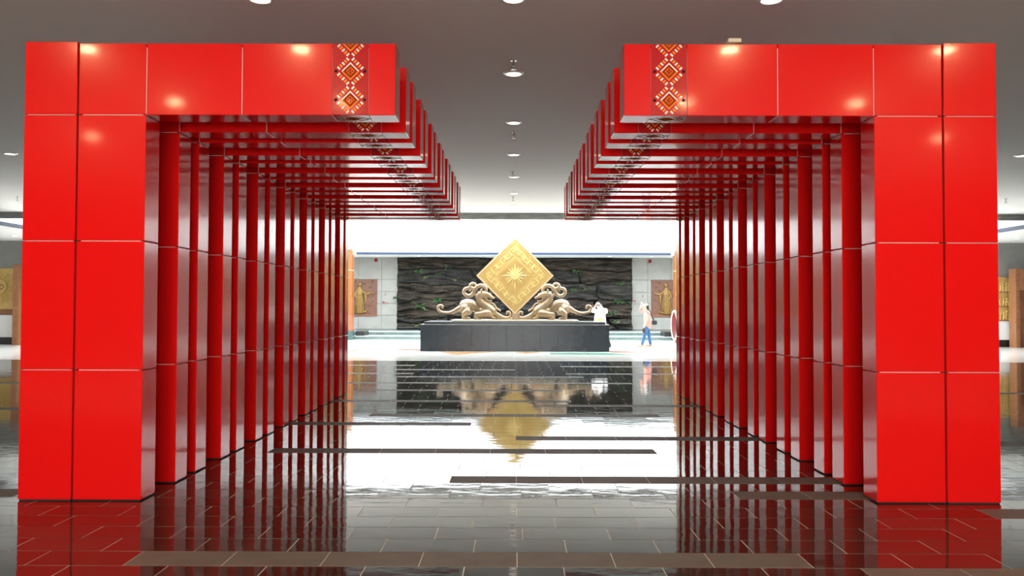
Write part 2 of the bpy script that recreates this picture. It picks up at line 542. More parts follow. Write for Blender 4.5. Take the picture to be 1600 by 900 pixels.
# ------------------------------------------------------------------ ceiling lights and sprinklers
def lamp_meshes():
    bm = bmesh.new()
    n = 24
    for i in range(n):
        a0, a1 = 2 * PI * i / n, 2 * PI * (i + 1) / n
        pr = [(0.105, -0.004), (0.105, -0.02), (0.135, -0.012), (0.14, -0.001), (0.105, -0.001)]
        r0 = [(r * math.cos(a0), r * math.sin(a0), z) for r, z in pr]
        r1 = [(r * math.cos(a1), r * math.sin(a1), z) for r, z in pr]
        for k in range(3):
            poly(bm, [r0[k], r0[k + 1], r1[k + 1], r1[k]])
    bmesh.ops.remove_doubles(bm, verts=bm.verts[:], dist=1e-5)
    bmesh.ops.recalc_face_normals(bm, faces=bm.faces[:])
    ringm = finish(bm, 'trim_ring', M['lamp_ring'], True)
    bm = bmesh.new()
    cyl(bm, (0, 0, -0.009), 0.104, 0.012, 24)
    a = finish(bm, 'lens', M['lens'])
    b = a.copy()
    b.materials[0] = M['lens_front']
    return ringm, a, b


RING_ME, LENS_ME, LENS_FRONT = lamp_meshes()


def downlight(x, y, z, label, group, lens=None):
    t = thing('downlight', label, 'ceiling light', (x, y, z), group)
    link_mesh('trim_ring', RING_ME, t)
    link_mesh('lens', lens or LENS_ME, t)
    return t


for k, d in enumerate((8.0, 10.6, 13.45, 16.3, 19.1, 21.85, 24.6)):
    downlight(-0.02, d, ZC, '%s round ceiling downlight from the front in the middle row above the passage' % ordinal(k), 'ceiling downlights')
for s, nm in ((-1, 'left'), (1, 'right')):
    downlight(s * 2.65, 8.02, ZC, 'round downlight at the top edge of the picture above the %s red beam' % nm, 'ceiling downlights')
    downlight(s * 10.6, 16.3, ZC, 'round downlight in the grey ceiling outside the %s end of the red gate' % nm, 'ceiling downlights')
    for d, kx, what in ((3.1, 2.65, 'lighting the top edge of the %s front beam'), (3.1, 5.3, 'lighting the top corner of the %s outer wall'),
                        (0.6, 2.65, 'mirrored beside the ornament of the %s front beam'), (0.6, 5.3, 'mirrored near the corner of the %s front beam'),
                        (-1.9, 7.95, 'mirrored as a glow on the %s front post')):
        downlight(s * kx, d, ZC, 'ceiling downlight ' + what % nm, 'downlights before the gate', LENS_FRONT)
    for xx, dd in ((7.1, 40.4), (4.95, 40.4)):
        downlight(s * xx, dd, ZB, 'small downlight under the white soffit %s the %s end of the rock wall' % ('beyond' if xx > 6 else 'above', nm), 'soffit downlights')
    downlight(s * 18.9, 29.4, ZB, 'downlight in the low white ceiling of the %s side bay' % nm, 'soffit downlights')


def sprinkler(x, y, z, label):
    bm = bmesh.new()
    cyl(bm, (0, 0, -0.004), 0.045, 0.008, 16)
    cyl(bm, (0, 0, -0.04), 0.014, 0.07, 10)
    for s in (-1, 1):
        tube(bm, [(0.012 * s, 0, -0.07, .005), (0.03 * s, 0, -0.09, .005), (0.008 * s, 0, -0.115, .005)], 6)
    cyl(bm, (0, 0, -0.12), 0.04, 0.006, 16)
    o = obj('sprinkler', bm, M['chrome'], None, (x, y, z))
    tag(o, label, 'sprinkler', 'ceiling sprinklers')


sprinkler(-0.02, 10.05, ZC, 'chrome ceiling sprinkler just before the brightest middle downlight')
sprinkler(-0.02, 14.2, ZC, 'small chrome sprinkler just behind the third middle downlight')
sprinkler(-0.05, 18.4, ZC, 'tiny sprinkler hanging just before the fifth middle downlight')
sprinkler(-0.05, 22.6, ZC, 'tiny sprinkler hanging between the two farthest middle downlights')
sprinkler(-14.6, 22.8, ZC, 'dark sprinkler on the pale ceiling left of the left gate')
sprinkler(14.35, 22.8, ZC, 'dark sprinkler on the pale ceiling right of the right gate')

# ------------------------------------------------------------------ the red gate: two rows of inverted-L frames
CX = -0.045
TIP, INN, POST, OUT = 0.935, 2.973, 3.525, 3.97
ZJ = [0.010, 1.056, 2.106, 3.14]
ZTOP = 3.73
TH = 0.25
Y0 = 6.34
YS = [Y0]
for q in range(7):
    YS += [6.98 + 1.081 * q, 6.98 + 1.081 * q + 0.44]
G = 0.0035          # half a joint


def diamond_print(bm, cx, cz, put, sx=1.0, sz=1.0, clip=None):
    """one woven-diamond motif; put(u, v) -> 3D point"""
    def q(pts, mi):
        P = [(cx + a * sx, cz + b * sz) for a, b in pts]
        if clip is not None:
            out = []
            for i in range(len(P)):
                a, b = P[i], P[(i + 1) % len(P)]
                if a[1] <= clip: out.append(a)
                if (a[1] <= clip) != (b[1] <= clip):
                    t = (clip - a[1]) / (b[1] - a[1])
                    out.append((a[0] + (b[0] - a[0]) * t, clip))
            P = out
            if len(P) < 3:
                return
        poly(bm, [put(a, b) for a, b in P], mi)

    def dia(r, mi, c=(0, 0)):
        q([(c[0] - r, c[1]), (c[0], c[1] - r), (c[0] + r, c[1]), (c[0], c[1] + r)], mi)

    def band(r0, r1, mi, half):
        sgn = 1 if half == 'up' else -1
        q([(-r1, 0), (-r0, 0), (0, sgn * r0), (0, sgn * r1)], mi)
        q([(r1, 0), (r0, 0), (0, sgn * r0), (0, sgn * r1)], mi)
    # dark ground ring pieces, then outlines
    for sg in ('up', 'down'):
        band(0.034, 0.060, 2, sg)
        band(0.060, 0.074, 0 if sg == 'up' else 1, sg)
        band(0.028, 0.034, 1, sg)
    for c in ((-0.0145, 0), (0.0145, 0), (0, 0.0145), (0, -0.0145)):
        dia(0.0105, 2, c)
    for a in (-1, 1):
        q([(a * 0.0045 - 0.002 + 0, 0.0), (a * .0145, .0145), (a * .017, .0125), (a * 0.004, -0.0015)], 1)
        q([(a * 0.0045 - 0.002 + 0, 0.0), (a * .0145, -.0145), (a * .017, -.0125), (a * 0.004, 0.0015)], 1)
        dia(0.0165, 3, (a * 0.118, 0))
        for b in (-1, 1):
            for k in range(5):
                t = k / 4.0
                mx, mz = 0.022 + 0.073 * t, 0.099 - 0.073 * t
                ex, ez = 0.0052, -0.0052      # along the edge
                nx, nz = 0.0100, 0.0100       # across it
                pts = [(mx - ex - nx, mz - ez - nz), (mx + ex - nx, mz + ez - nz), (mx + ex + nx, mz + ez + nz), (mx - ex + nx, mz - ez + nz)]
                q([(a * p, b * r) for p, r in pts], 0 if k % 2 == 0 else 1)


PRINT_M = [M['p_white'], M['p_orange'], M['p_brown'], M['p_black']]


def two_sided_fix(bm, want):
    for f in bm.faces:
        f.normal_update()
        if f.normal.dot(Vector(want)) < 0:
            f.normal_flip()


def frame_meshes(s):
    """s=-1 left row, s=1 right row; local x is measured from the gate's axis, y from the frame's face"""
    D = {}
    parts = []
    def add(name, a, b, z0, z1, m='red', y0=0.0, y1=TH):
        lo, hi = min(s * a, s * b), max(s * a, s * b)
        parts.append((name, finish(bbox(lo, hi, y0, y1, z0, z1, 0.004), name, M[m])))
    add('joint_core', INN + .03, POST - .03, 0.009, ZTOP - .03, 'joint', 0.006, TH - 0.006)
    add('joint_core', TIP + .03, INN + .1, 3.14 + .006, ZTOP - .03, 'joint', 0.006, TH - 0.006)
    for z0, z1 in zip(ZJ[:-1], ZJ[1:]):
        add('post_panel', INN, POST, z0 + (G if z0 > 0.1 else 0), z1 - G)
    add('corner_panel', INN + G, POST, 3.14 + G, ZTOP)
    add('beam_panel', 2.19 + G, INN - G, 3.14, ZTOP)
    add('beam_panel', 1.45 + .001, 2.19 - G, 3.14, ZTOP)
    add('ornament_panel', 1.155 + .001, 1.45 - .001, 3.14, ZTOP, 'strip_red')
    add('tip_panel', TIP, 1.155 - .001, 3.14, ZTOP)
    add('base_shadow_strip', INN + .006, POST - .01, 0.0, 0.010, 'dark', 0.006, TH - 0.006)  # near-black strip stands in for the shadow gap at the floor
    xc = s * 1.3025
    bm = bmesh.new()
    for k in range(3):
        diamond_print(bm, xc, 3.266 + 0.2355 * k, lambda u, v: (u, -0.0012, v), clip=ZTOP - 0.004)
    two_sided_fix(bm, (0, -1, 0))
    pf = finish(bm, 'ornament_print', PRINT_M)
    bm = bmesh.new()
    diamond_print(bm, xc, TH / 2, lambda u, v: (u, v, 3.14 - 0.0012), sx=1.1, sz=0.95)
    two_sided_fix(bm, (0, 0, -1))
    pb = finish(bm, 'ornament_print', PRINT_M)
    return parts, pf, pb


for s, side in ((-1, 'left'), (1, 'right')):
    parts, pf, pb = frame_meshes(s)
    for k, y in enumerate(YS):
        if k == 0:
            lab = 'nearest red inverted-L frame of the %s row, its whole glossy face showing' % side
        elif k == len(YS) - 1:
            lab = 'farthest red inverted-L frame, last of the %s row before the plaza' % side
        else:
            lab = '%s red inverted-L frame from the front in the %s row' % (ordinal(k), side)
        t = thing('gate_frame', lab, 'gate frame', (CX, y, 0), 'red frames of the %s row' % side)
        for nm, me in parts:
            o = link_mesh(nm, me, t)
            if nm == 'ornament_panel':
                link_mesh('ornament_print', pf, o)
                link_mesh('ornament_print', pb, o)
    # side wall that carries the row
    t = thing('gate_wall', 'red panelled wall closing the outer side of the %s row of frames' % side, 'wall', (CX, Y0, 0), 'outer walls of the red gate')
    Lw = YS[-1] + TH - Y0
    a, b = POST + 0.016, OUT
    lo, hi = min(s * a, s * b), max(s * a, s * b)
    obj('joint_core', bbox(lo + .02, hi - .02, 0.01, Lw - 0.02, 0.010, ZTOP + .005 - 0.02), M['joint'], t)
    obj('groove_fillet', bbox(s * (POST + .001), s * (a + .02), 0.03, Lw - .03, 0.0, ZTOP - 0.02), M['dark'], t)
    obj('base_shadow_strip', bbox(lo + .008, hi - .008, 0.008, Lw - .008, 0.0, 0.010), M['dark'], t)  # shadow line under the wall panels, put in as near-black colour
    zz = ZJ + [ZTOP + 0.012]
    nseg = 8
    cols = {}
    for j in range(nseg):
        y0, y1 = Lw * j / nseg, Lw * (j + 1) / nseg
        for i, (z0, z1) in enumerate(zip(zz[:-1], zz[1:])):
            if (i) not in cols:
                cols[i] = finish(bbox(lo, hi, 0 + G, Lw / nseg - G, z0 + (G if z0 > .1 else 0), z1 - (G if i < 3 else 0), 0.004), 'wall_panel', M['red'])
            link_mesh('wall_panel', cols[i], t, (0, y0 - (G if j == 0 else 0), 0))

# small spotlight box on top of the right front beam
t = thing('spotlight', 'small pale spotlight box on top of the right front beam', 'spotlight', (1.80, 6.40, ZTOP))
obj('body', bbox(-0.055, 0.055, -0.05, 0.10, 0.02, 0.055, 0.006), M['cream'], t)
obj('bracket', bbox(-0.075, 0.02, 0.0, 0.05, 0.0, 0.02, 0.002), M['lamp_ring'], t)

# ------------------------------------------------------------------ plinth and statue group
DP = 27.5
pw0, pw1, ZP = X(657, DP), X(952, DP), 1.04
t = thing('plinth', 'long black polished granite plinth carrying the golden dragons', 'plinth', ((pw0 + pw1) / 2, DP, 0))
hw = (pw1 - pw0) / 2
PD = 2.3
obj('core', bbox(-hw + .03, hw - .03, 0.02, PD - .03, 0.0, 0.92), M['black'], t)
nP = 11
for i in range(nP):
    a, b = -hw + 2 * hw * i / nP, -hw + 2 * hw * (i + 1) / nP
    obj('front_panel', bbox(a + .004, b - .004, 0, 0.02, 0.0, 0.925, 0.003), M['plinth'], t)
for s in (-1, 1):
    for j in range(4):
        obj('side_panel', bbox(s * (hw - .02), s * hw, 0.024 + j * PD / 4, (j + 1) * PD / 4 - .004, 0.0, 0.925, 0.003), M['plinth'], t)
obj('ledge', bbox(-hw - .01, hw + .01, -0.01, PD + 0.01, 0.925, 0.95, 0.003), M['step_edge'], t).data.materials[0] = M['fascia']
obj('top_slab', bbox(-hw + .12, hw - .12, 0.10, PD - .1, 0.95, ZP, 0.006), M['plinth_cap'], t)

DS = 28.65
SS = F / DS
t = obj('base_slab', bbox(X(708, DS), X(902, DS), 27.95, 29.4, ZP, ZP + 0.06, 0.015), M['cream'])
tag(t, 'thin cream stone slab under the golden dragons on the plinth', 'slab')


def dragon(mir):
    k = 1 / 11.25
    def P(cx, cy, r, y=0.0):
        px, py = 670 + cx * k, 430 + cy * k
        x = (px - 804.5) / SS
        return (x * mir, DS + y, Z(py, DS), r * k / SS)
    bm = bmesh.new()
    def T(l, **kw):
        tube(bm, [P(*q) for q in l], n=12, dense=3, **kw)
    # tail
    T([(600, 570, 66), (540, 590, 50), (470, 628, 38), (385, 662, 32), (295, 668, 30), (215, 648, 28), (170, 600, 26), (176, 550, 23), (215, 533, 22), (248, 550, 22), (246, 578, 19)])
    # rump, back, waist, chest
    T([(590, 575, 62), (630, 535, 100), (690, 530, 116), (760, 535, 98), (825, 580, 72), (885, 620, 56), (960, 630, 68), (1040, 625, 98), (1090, 640, 105)])
    # neck and head
    T([(1070, 620, 105), (1000, 550, 84), (925, 480, 62), (885, 410, 52), (890, 345, 48), (935, 325, 50)])
    T([(900, 340, 52), (970, 340, 58), (1030, 340, 42), (1080, 370, 32), (1125, 395, 24), (1150, 400, 15)])          # upper jaw
    T([(975, 350, 45), (1005, 400, 34), (1015, 440, 24), (1060, 455, 18), (1105, 450, 14)])                          # lower jaw
    T([(1060, 330, 12), (1085, 335, 16), (1095, 355, 12)])                                                            # nose knob
    # great curled mane / horns
    T([(1000, 320, 20), (1018, 255, 28), (985, 195, 31), (910, 180, 33), (840, 215, 33), (795, 280, 30), (815, 345, 22), (868, 352, 18), (895, 318, 15), (872, 292, 12)])
    T([(815, 250, 34), (785, 312, 34), (738, 358, 33), (672, 358, 32), (622, 305, 31), (640, 245, 28), (695, 226, 26), (735, 252, 21), (722, 280, 15)])
    T([(830, 240, 34), (765, 232, 34), (732, 185, 30), (772, 148, 28), (818, 158, 24), (828, 188, 17)])
    for yy in (-0.13, 0.13):
        T([(935, 290, 16, yy * .6), (920, 262, 12, yy), (945, 240, 7, yy * 1.2)])                                     # ears
        ball(bm, P(1000, 322, 10, yy * 0.75)[:3], 0.03)                                                                # eyes
        # haunch, hind leg
        T([(665, 545, 62, yy), (640, 590, 84, yy * 1.25), (600, 640, 40, yy * 1.4), (600, 660, 22, yy * 1.4)])
        T([(712, 600, 40, yy * 1.6), (695, 640, 68, yy * 2.1), (645, 672, 46, yy * 2.2), (632, 705, 38, yy * 2.1), (636, 745, 38, yy * 2.1)])
        T([(625, 754, 30, yy * 2.1), (680, 760, 28, yy * 2.1), (715, 766, 20, yy * 2.1)])
        # forelegs
        T([(1050, 680, 78, yy), (980, 685, 68, yy * 1.7), (900, 690, 50, yy * 2), (845, 690, 42, yy * 2), (842, 740, 38, yy * 2)])
        T([(835, 755, 32, yy * 2), (880, 764, 28, yy * 2), (915, 768, 20, yy * 2)])
        T([(1090, 720, 40, yy), (1140, 755, 26, yy), (1170, 765, 22, yy)])
    # small wing curl and the scrolling cloud in front of the chest
    T([(1050, 500, 14), (1110, 492, 16), (1165, 530, 16), (1195, 585, 18), (1260, 622, 18)])
    T([(1130, 640, 60), (1190, 685, 44), (1270, 730, 38), (1350, 752, 32), (1415, 742, 26), (1442, 695, 22), (1415, 645, 20), (1375, 652, 17), (1378, 690, 14)])
    T([(1150, 752, 34), (1260, 762, 26), (1400, 765, 22), (1480, 766, 18)])
    o = fuse(bm, 'dragon_statue', M['bronze'], 0.014, 3)
    return o


o = dragon(1)
tag(o, 'gilded horned dragon with curled tail on the left half of the plinth', 'statue', 'pair of golden dragons')
o = dragon(-1)
tag(o, 'gilded horned dragon with curled tail on the right half of the plinth', 'statue', 'pair of golden dragons')

# golden diamond plate
DD = 28.08
cz, cx0 = Z(430.7, DD), X(804.6, DD)
HD = 60.5 / F * DD        # half diagonal
t = thing('diamond_plaque', 'large golden square plaque standing on its corner with a sunburst', 'plaque', (cx0, DD, cz))
def dpts(r): return [(-r, 0), (0, -r), (r, 0), (0, r)]
bm = bmesh.new(); prism(bm, dpts(HD), 0, 0.22); obj('plate', bm, M['gold_edge'], t)
bm = bmesh.new(); prism(bm, dpts(HD * .945), -0.012, 0.0); obj('face', bm, M['gold'], t)
def dring(bm, r0, r1, y0, y1):
    a, b = dpts(r0), dpts(r1)
    for i in range(4):
        j = (i + 1) % 4
        prism(bm, [a[i], a[j], b[j], b[i]], y0, y1)
bm = bmesh.new(); dring(bm, HD * .945, HD * .995, -0.035, 0.0); obj('rim', bm, M['gold_edge'], t)
bm = bmesh.new(); dring(bm, HD * .86, HD * .885, -0.03, -0.012); obj('inner_rim', bm, M['gold'], t)
for r in (0.46, 0.40, 0.34):
    bm = bmesh.new(); dring(bm, HD * (r - .018), HD * r, -0.03, -0.012); obj('square_moulding', bm, M['gold'], t)
# meander motifs along the four sides
ML = [[(0, 0), (0, 4), (4, 4), (4, 1), (2, 1), (2, 2.4)], [(5, 0), (5, 4.0)]]
def motif():
    bm = bmesh.new()
    u = 0.043
    def bar(a, b):
        x0, x1 = min(a[0], b[0]) - .35, max(a[0], b[0]) + .35
        z0, z1 = min(a[1], b[1]) - .35, max(a[1], b[1]) + .35
        box(bm, (x0 - 2.2) * u, (x1 - 2.2) * u, -0.034, -0.012, (z0 - 2) * u, (z1 - 2) * u)
    for l in ML:
        for a, b in zip(l[:-1], l[1:]):
            bar(a, b)
    return finish(bm, 'meander', M['gold_hi'])
mm = motif()
for q in range(4):
    for row, rad in ((0, 0.70),):
        for k in range(6):
            tt = (k - 2.5) / 6 * 1.02
            ang = PI / 4 + q * PI / 2
            nx, nz = math.cos(ang), math.sin(ang)
            ex, ez = -nz, nx
            rr = HD * rad * 0.7071 * 1.0
            ss = HD * 1.414 * tt * 0.67
            o = link_mesh('meander', mm, t, (nx * rr + ex * ss, 0, nz * rr + ez * ss))
            o.rotation_euler = (0, PI / 2 - ang + (PI if k % 2 else 0), 0)
bm = bmesh.new(); cyl(bm, (0, -0.035, 0), HD * .105, 0.05, 32, 'Y'); obj('sun_disc', bm, M['gold_hi'], t)
for k in range(16):
    a = 2 * PI * k / 16 + PI / 2
    L = HD * (.50 if k % 4 == 0 else (.33 if k % 2 == 0 else .25))
    bm = bmesh.new()
    c, s_ = math.cos(a), math.sin(a)
    r0, wd = HD * .10, HD * .028
    pb = [(r0 * c - wd * s_, r0 * s_ + wd * c), (r0 * c + wd * s_, r0 * s_ - wd * c), (L * c, L * s_)]
    v = [bm.verts.new((p[0], -0.012, p[1])) for p in pb] + [bm.verts.new((r0 * c, -0.05, r0 * s_))]
    for tri in ((0, 1, 3), (1, 2, 3), (2, 0, 3)):
        bm.faces.new([v[i] for i in tri])
    bmesh.ops.recalc_face_normals(bm, faces=bm.faces[:])
    obj('ray', bm, M['gold_hi'], t)
obj('support', bbox(-.10, .10, .225, .36, ZP + .06 - cz, -.35, .02), M['bronze'], t)

# ------------------------------------------------------------------ rock wall with plants
RX0, RX1, RZ0, RZ1 = X(618, DW - .6), X(990, DW - .6), 0.34, ZB - 0.005
t = t_rock = thing('rock_wall', 'rugged dark artificial rock wall behind the statue', 'rock wall', (0, DW - 0.05, 0))
rows = [0.0, 0.16, 0.40, 0.63, 0.83, 1.0]
random.seed(21)


def jz(r, x):     # wavy joint height
    if r <= 0: return RZ0
    if r >= 1: return RZ1
    return RZ0 + (RZ1 - RZ0) * r + 0.30 * noise.noise(Vector((x * .38, r * 17, 3))) + 0.16 * noise.noise(Vector((x * 1.3, r * 31, 9))) + 0.05 * noise.noise(Vector((x * 5, r * 11, 2)))


for ri in range(len(rows) - 1):
    xs = [RX0]
    while xs[-1] < RX1 - 2.2:
        xs.append(xs[-1] + random.uniform(2.2, 5.5))
    if RX1 - xs[-1] < 1.0: xs.pop()
    xs.append(RX1)
    for a, b in zip(xs[:-1], xs[1:]):
        nx, nz = max(8, int((b - a) / 0.04)), 26
        base = random.uniform(0.38, 0.58)
        bm = bmesh.new()
        gv = []
        for j in range(nz + 1):
            row = []
            for i in range(nx + 1):
                u, v = i / nx, j / nz
                jag0 = (0.05 if a == RX0 else 0.22) * noise.noise(Vector((v * 2 + ri, a * 3, 5))) + .5 * (v - .5) * math.sin(a * 7) * (a > RX0)
                jag1 = (0.05 if b == RX1 else 0.22) * noise.noise(Vector((v * 2 + ri, b * 3, 5))) + .5 * (v - .5) * math.sin(b * 7) * (b < RX1)
                x = a + 0.02 + jag0 + (b - a - 0.04 + jag1 - jag0) * u
                z = jz(rows[ri], x) + .012 + (jz(rows[ri + 1], x) - jz(rows[ri], x) - .024) * v
                e = min(u * (b - a), (1 - u) * (b - a)) / 0.09
                ez = min(v, 1 - v) * 7.0
                fall = min(1, e) ** .6 * min(1, ez + 0.25) ** .6
                n1 = noise.fractal(Vector((x * .55, z * 1.9, 5.1)), 1.0, 2.0, 6) * 0.26
                n2 = (1 - abs(noise.noise(Vector((x * .8, z * 4.2 + .5 * noise.noise(Vector((x, z, 4))), ri * 2.3)))) ** .5) * 0.22
                n2 += 0.07 * noise.fractal(Vector((x * 1.8, z * 9, ri * 3.3)), .8, 2.1, 4)
                n2 += 0.20 * ((z * 1.25 + .9 * noise.noise(Vector((x * .45, z * .25, 8 + ri)))) % 1.0) - .08
                y = -(0.05 + (base + n1 - n2) * (0.35 + 0.65 * fall))
                row.append(bm.verts.new((x, min(y, -0.03), z)))
            gv.append(row)
        for j in range(nz):
            for i in range(nx):
                bm.faces.new((gv[j][i], gv[j][i + 1], gv[j + 1][i + 1], gv[j + 1][i]))
        # close the sides back to the wall
        rim = [gv[0][i] for i in range(nx + 1)] + [gv[j][nx] for j in range(1, nz + 1)] + [gv[nz][i] for i in range(nx - 1, -1, -1)] + [gv[j][0] for j in range(nz - 1, 0, -1)]
        bk = [bm.verts.new((q.co.x, -0.005, q.co.z)) for q in rim]
        for i in range(len(rim)):
            j = (i + 1) % len(rim)
            bm.faces.new((rim[j], rim[i], bk[i], bk[j]))
        obj('rock_slab', bm, M['rock'] if (ri + int(a * 3)) % 3 else M['rock2'], t, None, True)


bpy.context.view_layer.update()


def rock_y(x, z):
    best = None
    for ob in t_rock.children:
        ok, co, n, i = ob.ray_cast(Vector((x, -6, z)), Vector((0, 1, 0)))
        if ok and (best is None or co.y < best):
            best = co.y
    return (DW - 0.05) + (best if best is not None else -.3)


def fern(px, py, size, n, label, m='leaf', droop=0.6, d=41.15):
    bm = bmesh.new()
    rnd = random.Random(int(px * 7 + py))
    for i in range(n):
        a = rnd.uniform(0, 2 * PI)
        L = size * rnd.uniform(.55, 1)
        up = rnd.uniform(0.2, 1.0)
        wd = size * 0.075
        prev = None
        for k in range(5):
            q = k / 4
            r = L * q * (1 - 0.25 * q)
            p = Vector((math.cos(a) * r, -abs(math.sin(a)) * r * .7 - .02, L * (up * q - droop * q * q)))
            wv = wd * (1 - q) ** .7 * (0.6 + q * 1.4) if k < 4 else 0.002
            sd = Vector((-math.sin(a), math.cos(a) * .3, 0.5)).normalized() * wv
            cur = (bm.verts.new(p - sd), bm.verts.new(p + sd + Vector((0, 0, .004))))
            if prev:
                bm.faces.new((prev[0], prev[1], cur[1], cur[0]))
            prev = cur
    tube(bm, [(0, .10, -.02, .02), (0, -.02, 0, .02)], 6)
    o = obj('fern', bm, M[m], None, (X(px, d), rock_y(X(px, d), Z(py, d)) + .02, Z(py, d)))
    tag(o, label, 'plant', 'plants growing on the rock wall')


FERNS = [
    (652, 425, .45, 26, 'green fern clump high on the left part of the rock wall', 'leaf'),
    (664, 434, .28, 12, 'pale small fern beside the clump high on the left of the rock', 'leaf2'),
    (682, 429, .36, 20, 'small green fern on a ledge left of the diamond plaque top', 'leaf'),
    (700, 417, .34, 18, 'topmost green fern on the rock left of the diamond plaque', 'leaf'),
    (708, 438, .26, 10, 'little pale tuft on the rock just above the left dragon', 'leaf2'),
    (683, 470, .48, 28, 'leafy green plant beside the curled tail of the left dragon', 'leaf'),
    (655, 480, .50, 26, 'wide green plant low on the left of the rock wall', 'leaf'),
    (662, 484, .30, 12, 'pale dry leaves in the low plant left of the plinth', 'leaf2'),
    (618, 466, .40, 16, 'dark fern sticking out of the left edge of the rock wall', 'leaf'),
    (648, 510, .38, 18, 'bright green plant at the foot of the rock left of the plinth', 'leaf2'),
    (690, 490, .34, 16, 'dark plant behind the tail of the left dragon', 'leaf'),
    (902, 424, .42, 24, 'green fern high on the rock wall right of the diamond plaque', 'leaf'),
    (897, 452, .36, 20, 'green plant above the back of the right dragon', 'leaf'),
    (918, 452, .30, 16, 'yellowish plant on the ledge right of the right dragon horns', 'leaf2'),
    (940, 459, .26, 12, 'little pale tuft in the middle of the right rock face', 'leaf2'),
    (972, 443, .40, 18, 'upright fern near the right edge of the rock wall', 'leaf'),
    (968, 471, .55, 30, 'wide green plant on the ledge at the right of the rock', 'leaf'),
    (980, 471, .36, 16, 'dark fern closest to the right edge of the rock wall', 'leaf'),
    (958, 489, .42, 22, 'green plant low on the rock beside the person in white', 'leaf'),
    (966, 503, .36, 14, 'pale grassy tuft at the foot of the rock on the right', 'leaf2'),
]
for f in FERNS:
    fern(f[0], f[1], f[2], f[3], f[4], f[5])


# ------------------------------------------------------------------ relief panels on the far wall
def robed_figure(s):
    bm = bmesh.new()
    tube(bm, [(0, 0, .1, .22), (0.02, 0, .45, .2), (0, 0, .8, .15), (0, 0, 1.05, .15), (0, 0, 1.18, .07)], 12, flat=.4, dense=2)
    ball(bm, (0.02 * s, -.02, 1.34), .095, 1, .7, 1.15)
    tube(bm, [(s * .1, 0, 1.05, .06), (s * .3, -.02, .88, .055), (s * .52, -.02, .92, .045), (s * .6, -.02, .95, .03)], 8, flat=.6, dense=2)
    tube(bm, [(-s * .1, 0, 1.05, .06), (-s * .22, -.02, .8, .06), (-s * .1, -.05, .66, .04)], 8, flat=.6, dense=2)
    tube(bm, [(s * .28, 0, .85, .07), (s * .3, 0, .6, .05), (s * .26, 0, .4, .03)], 8, flat=.5)
    for k in range(5):
        tube(bm, [((k - 2) * .05, -.06, .85, .018), ((k - 2) * .085 + .03 * s, -.085, .45, .024), ((k - 2) * .11, -.08, .06, .028)], 6, dense=2)
    tube(bm, [(-.3, 0, .02, .05), (0, -.02, -.03, .06), (.3, 0, .02, .05)], 8, flat=.6, dense=2)
    return bm


for s, nm in ((-1, 'left'), (1, 'right')):
    e = abs(X(589 if s < 0 else 1017.5, DW - .1))
    t = thing('relief_panel', 'square brown wooden relief with a golden robed figure on the %s of the far wall' % nm, 'relief',
              (s * (e + 1.05), DW - 0.055, 0))
    z0, z1 = Z(492.5, DW), Z(437, DW)
    obj('panel', bbox(-1.05, 1.05, -.06, 0, z0, z1, .01), M['brown'], t)
    bm = bmesh.new()
    for k in range(26):
        x, z = random.uniform(-.95, .95), random.uniform(z0 + .15, z1 - .12)
        tube(bm, [(x, -.06, z, .03), (x + random.uniform(-.12, .12), -.07, z + .06, .03), (x + random.uniform(-.2, .2), -.06, z + random.uniform(-.1, .1), .02)], 6, flat=.5, dense=2)
    obj('carving', bm, M['brown'], t, None, True)
    bm = robed_figure(-s)
    o = obj('figure', bm, M['relief_gold'], t, ((-.25 if s > 0 else .12), -.1, z0 + .16), True)
    o.scale = (1.1, 1, 1.1)
    obj('moulding', bbox(-1.06, 1.06, -.075, 0, z0 - .05, z0), M['wood_dk'], t)

# red emblems by the far wall: round alarm bells and small notices
for s, px, py in ((-1, 587, 407), (1, 1015.5, 407.5)):
    bm = bmesh.new()
    cyl(bm, (0, 0, 0), 0.10, 0.05, 24, 'Y')
    cyl(bm, (0, -0.03, 0), 0.05, 0.03, 20, 'Y', 1)
    o = obj('alarm_bell', bm, [M['signred'], M['p_black']], None, (X(px, DW - .08), DW - 0.08, Z(py, DW - .08)))
    tag(o, 'round red alarm bell high on the %s end of the far wall' % ('left' if s < 0 else 'right'), 'alarm bell', 'red alarm bells')


def red_notice(px, py, label, strokes):
    t = thing('wall_notice', label, 'notice', (X(px, DW - .06), DW - .058, Z(py, DW - .06)), 'red marks on the far wall')
    bm = bmesh.new()
    for a, b, c, d in strokes:
        box(bm, a, b, -.006, 0.004, c, d)
    obj('strokes', bm, M['signred'], t)


red_notice(602, 460.5, 'tiny red mark above the red writing left of the rock wall', [(-.03, .03, -.04, .0), (-.012, .012, -.05, .06)])
red_notice(602, 473.5, 'short line of red writing on the wall left of the rock', [(-.14, -.06, -.03, .06), (-.04, .0, -.04, .03), (.02, .06, -.05, -.01), (.08, .15, -.06, -.03), (-.1, -.08, -.06, .08)])
red_notice(1004.5, 462, 'tiny red mark on the wall above the walking woman', [(-.03, .03, -.05, .0), (-.012, .012, -.06, .07)])
red_notice(990.5, 470, 'dark red label at the right edge of the rock wall', [(-.09, .1, -.02, .03)])

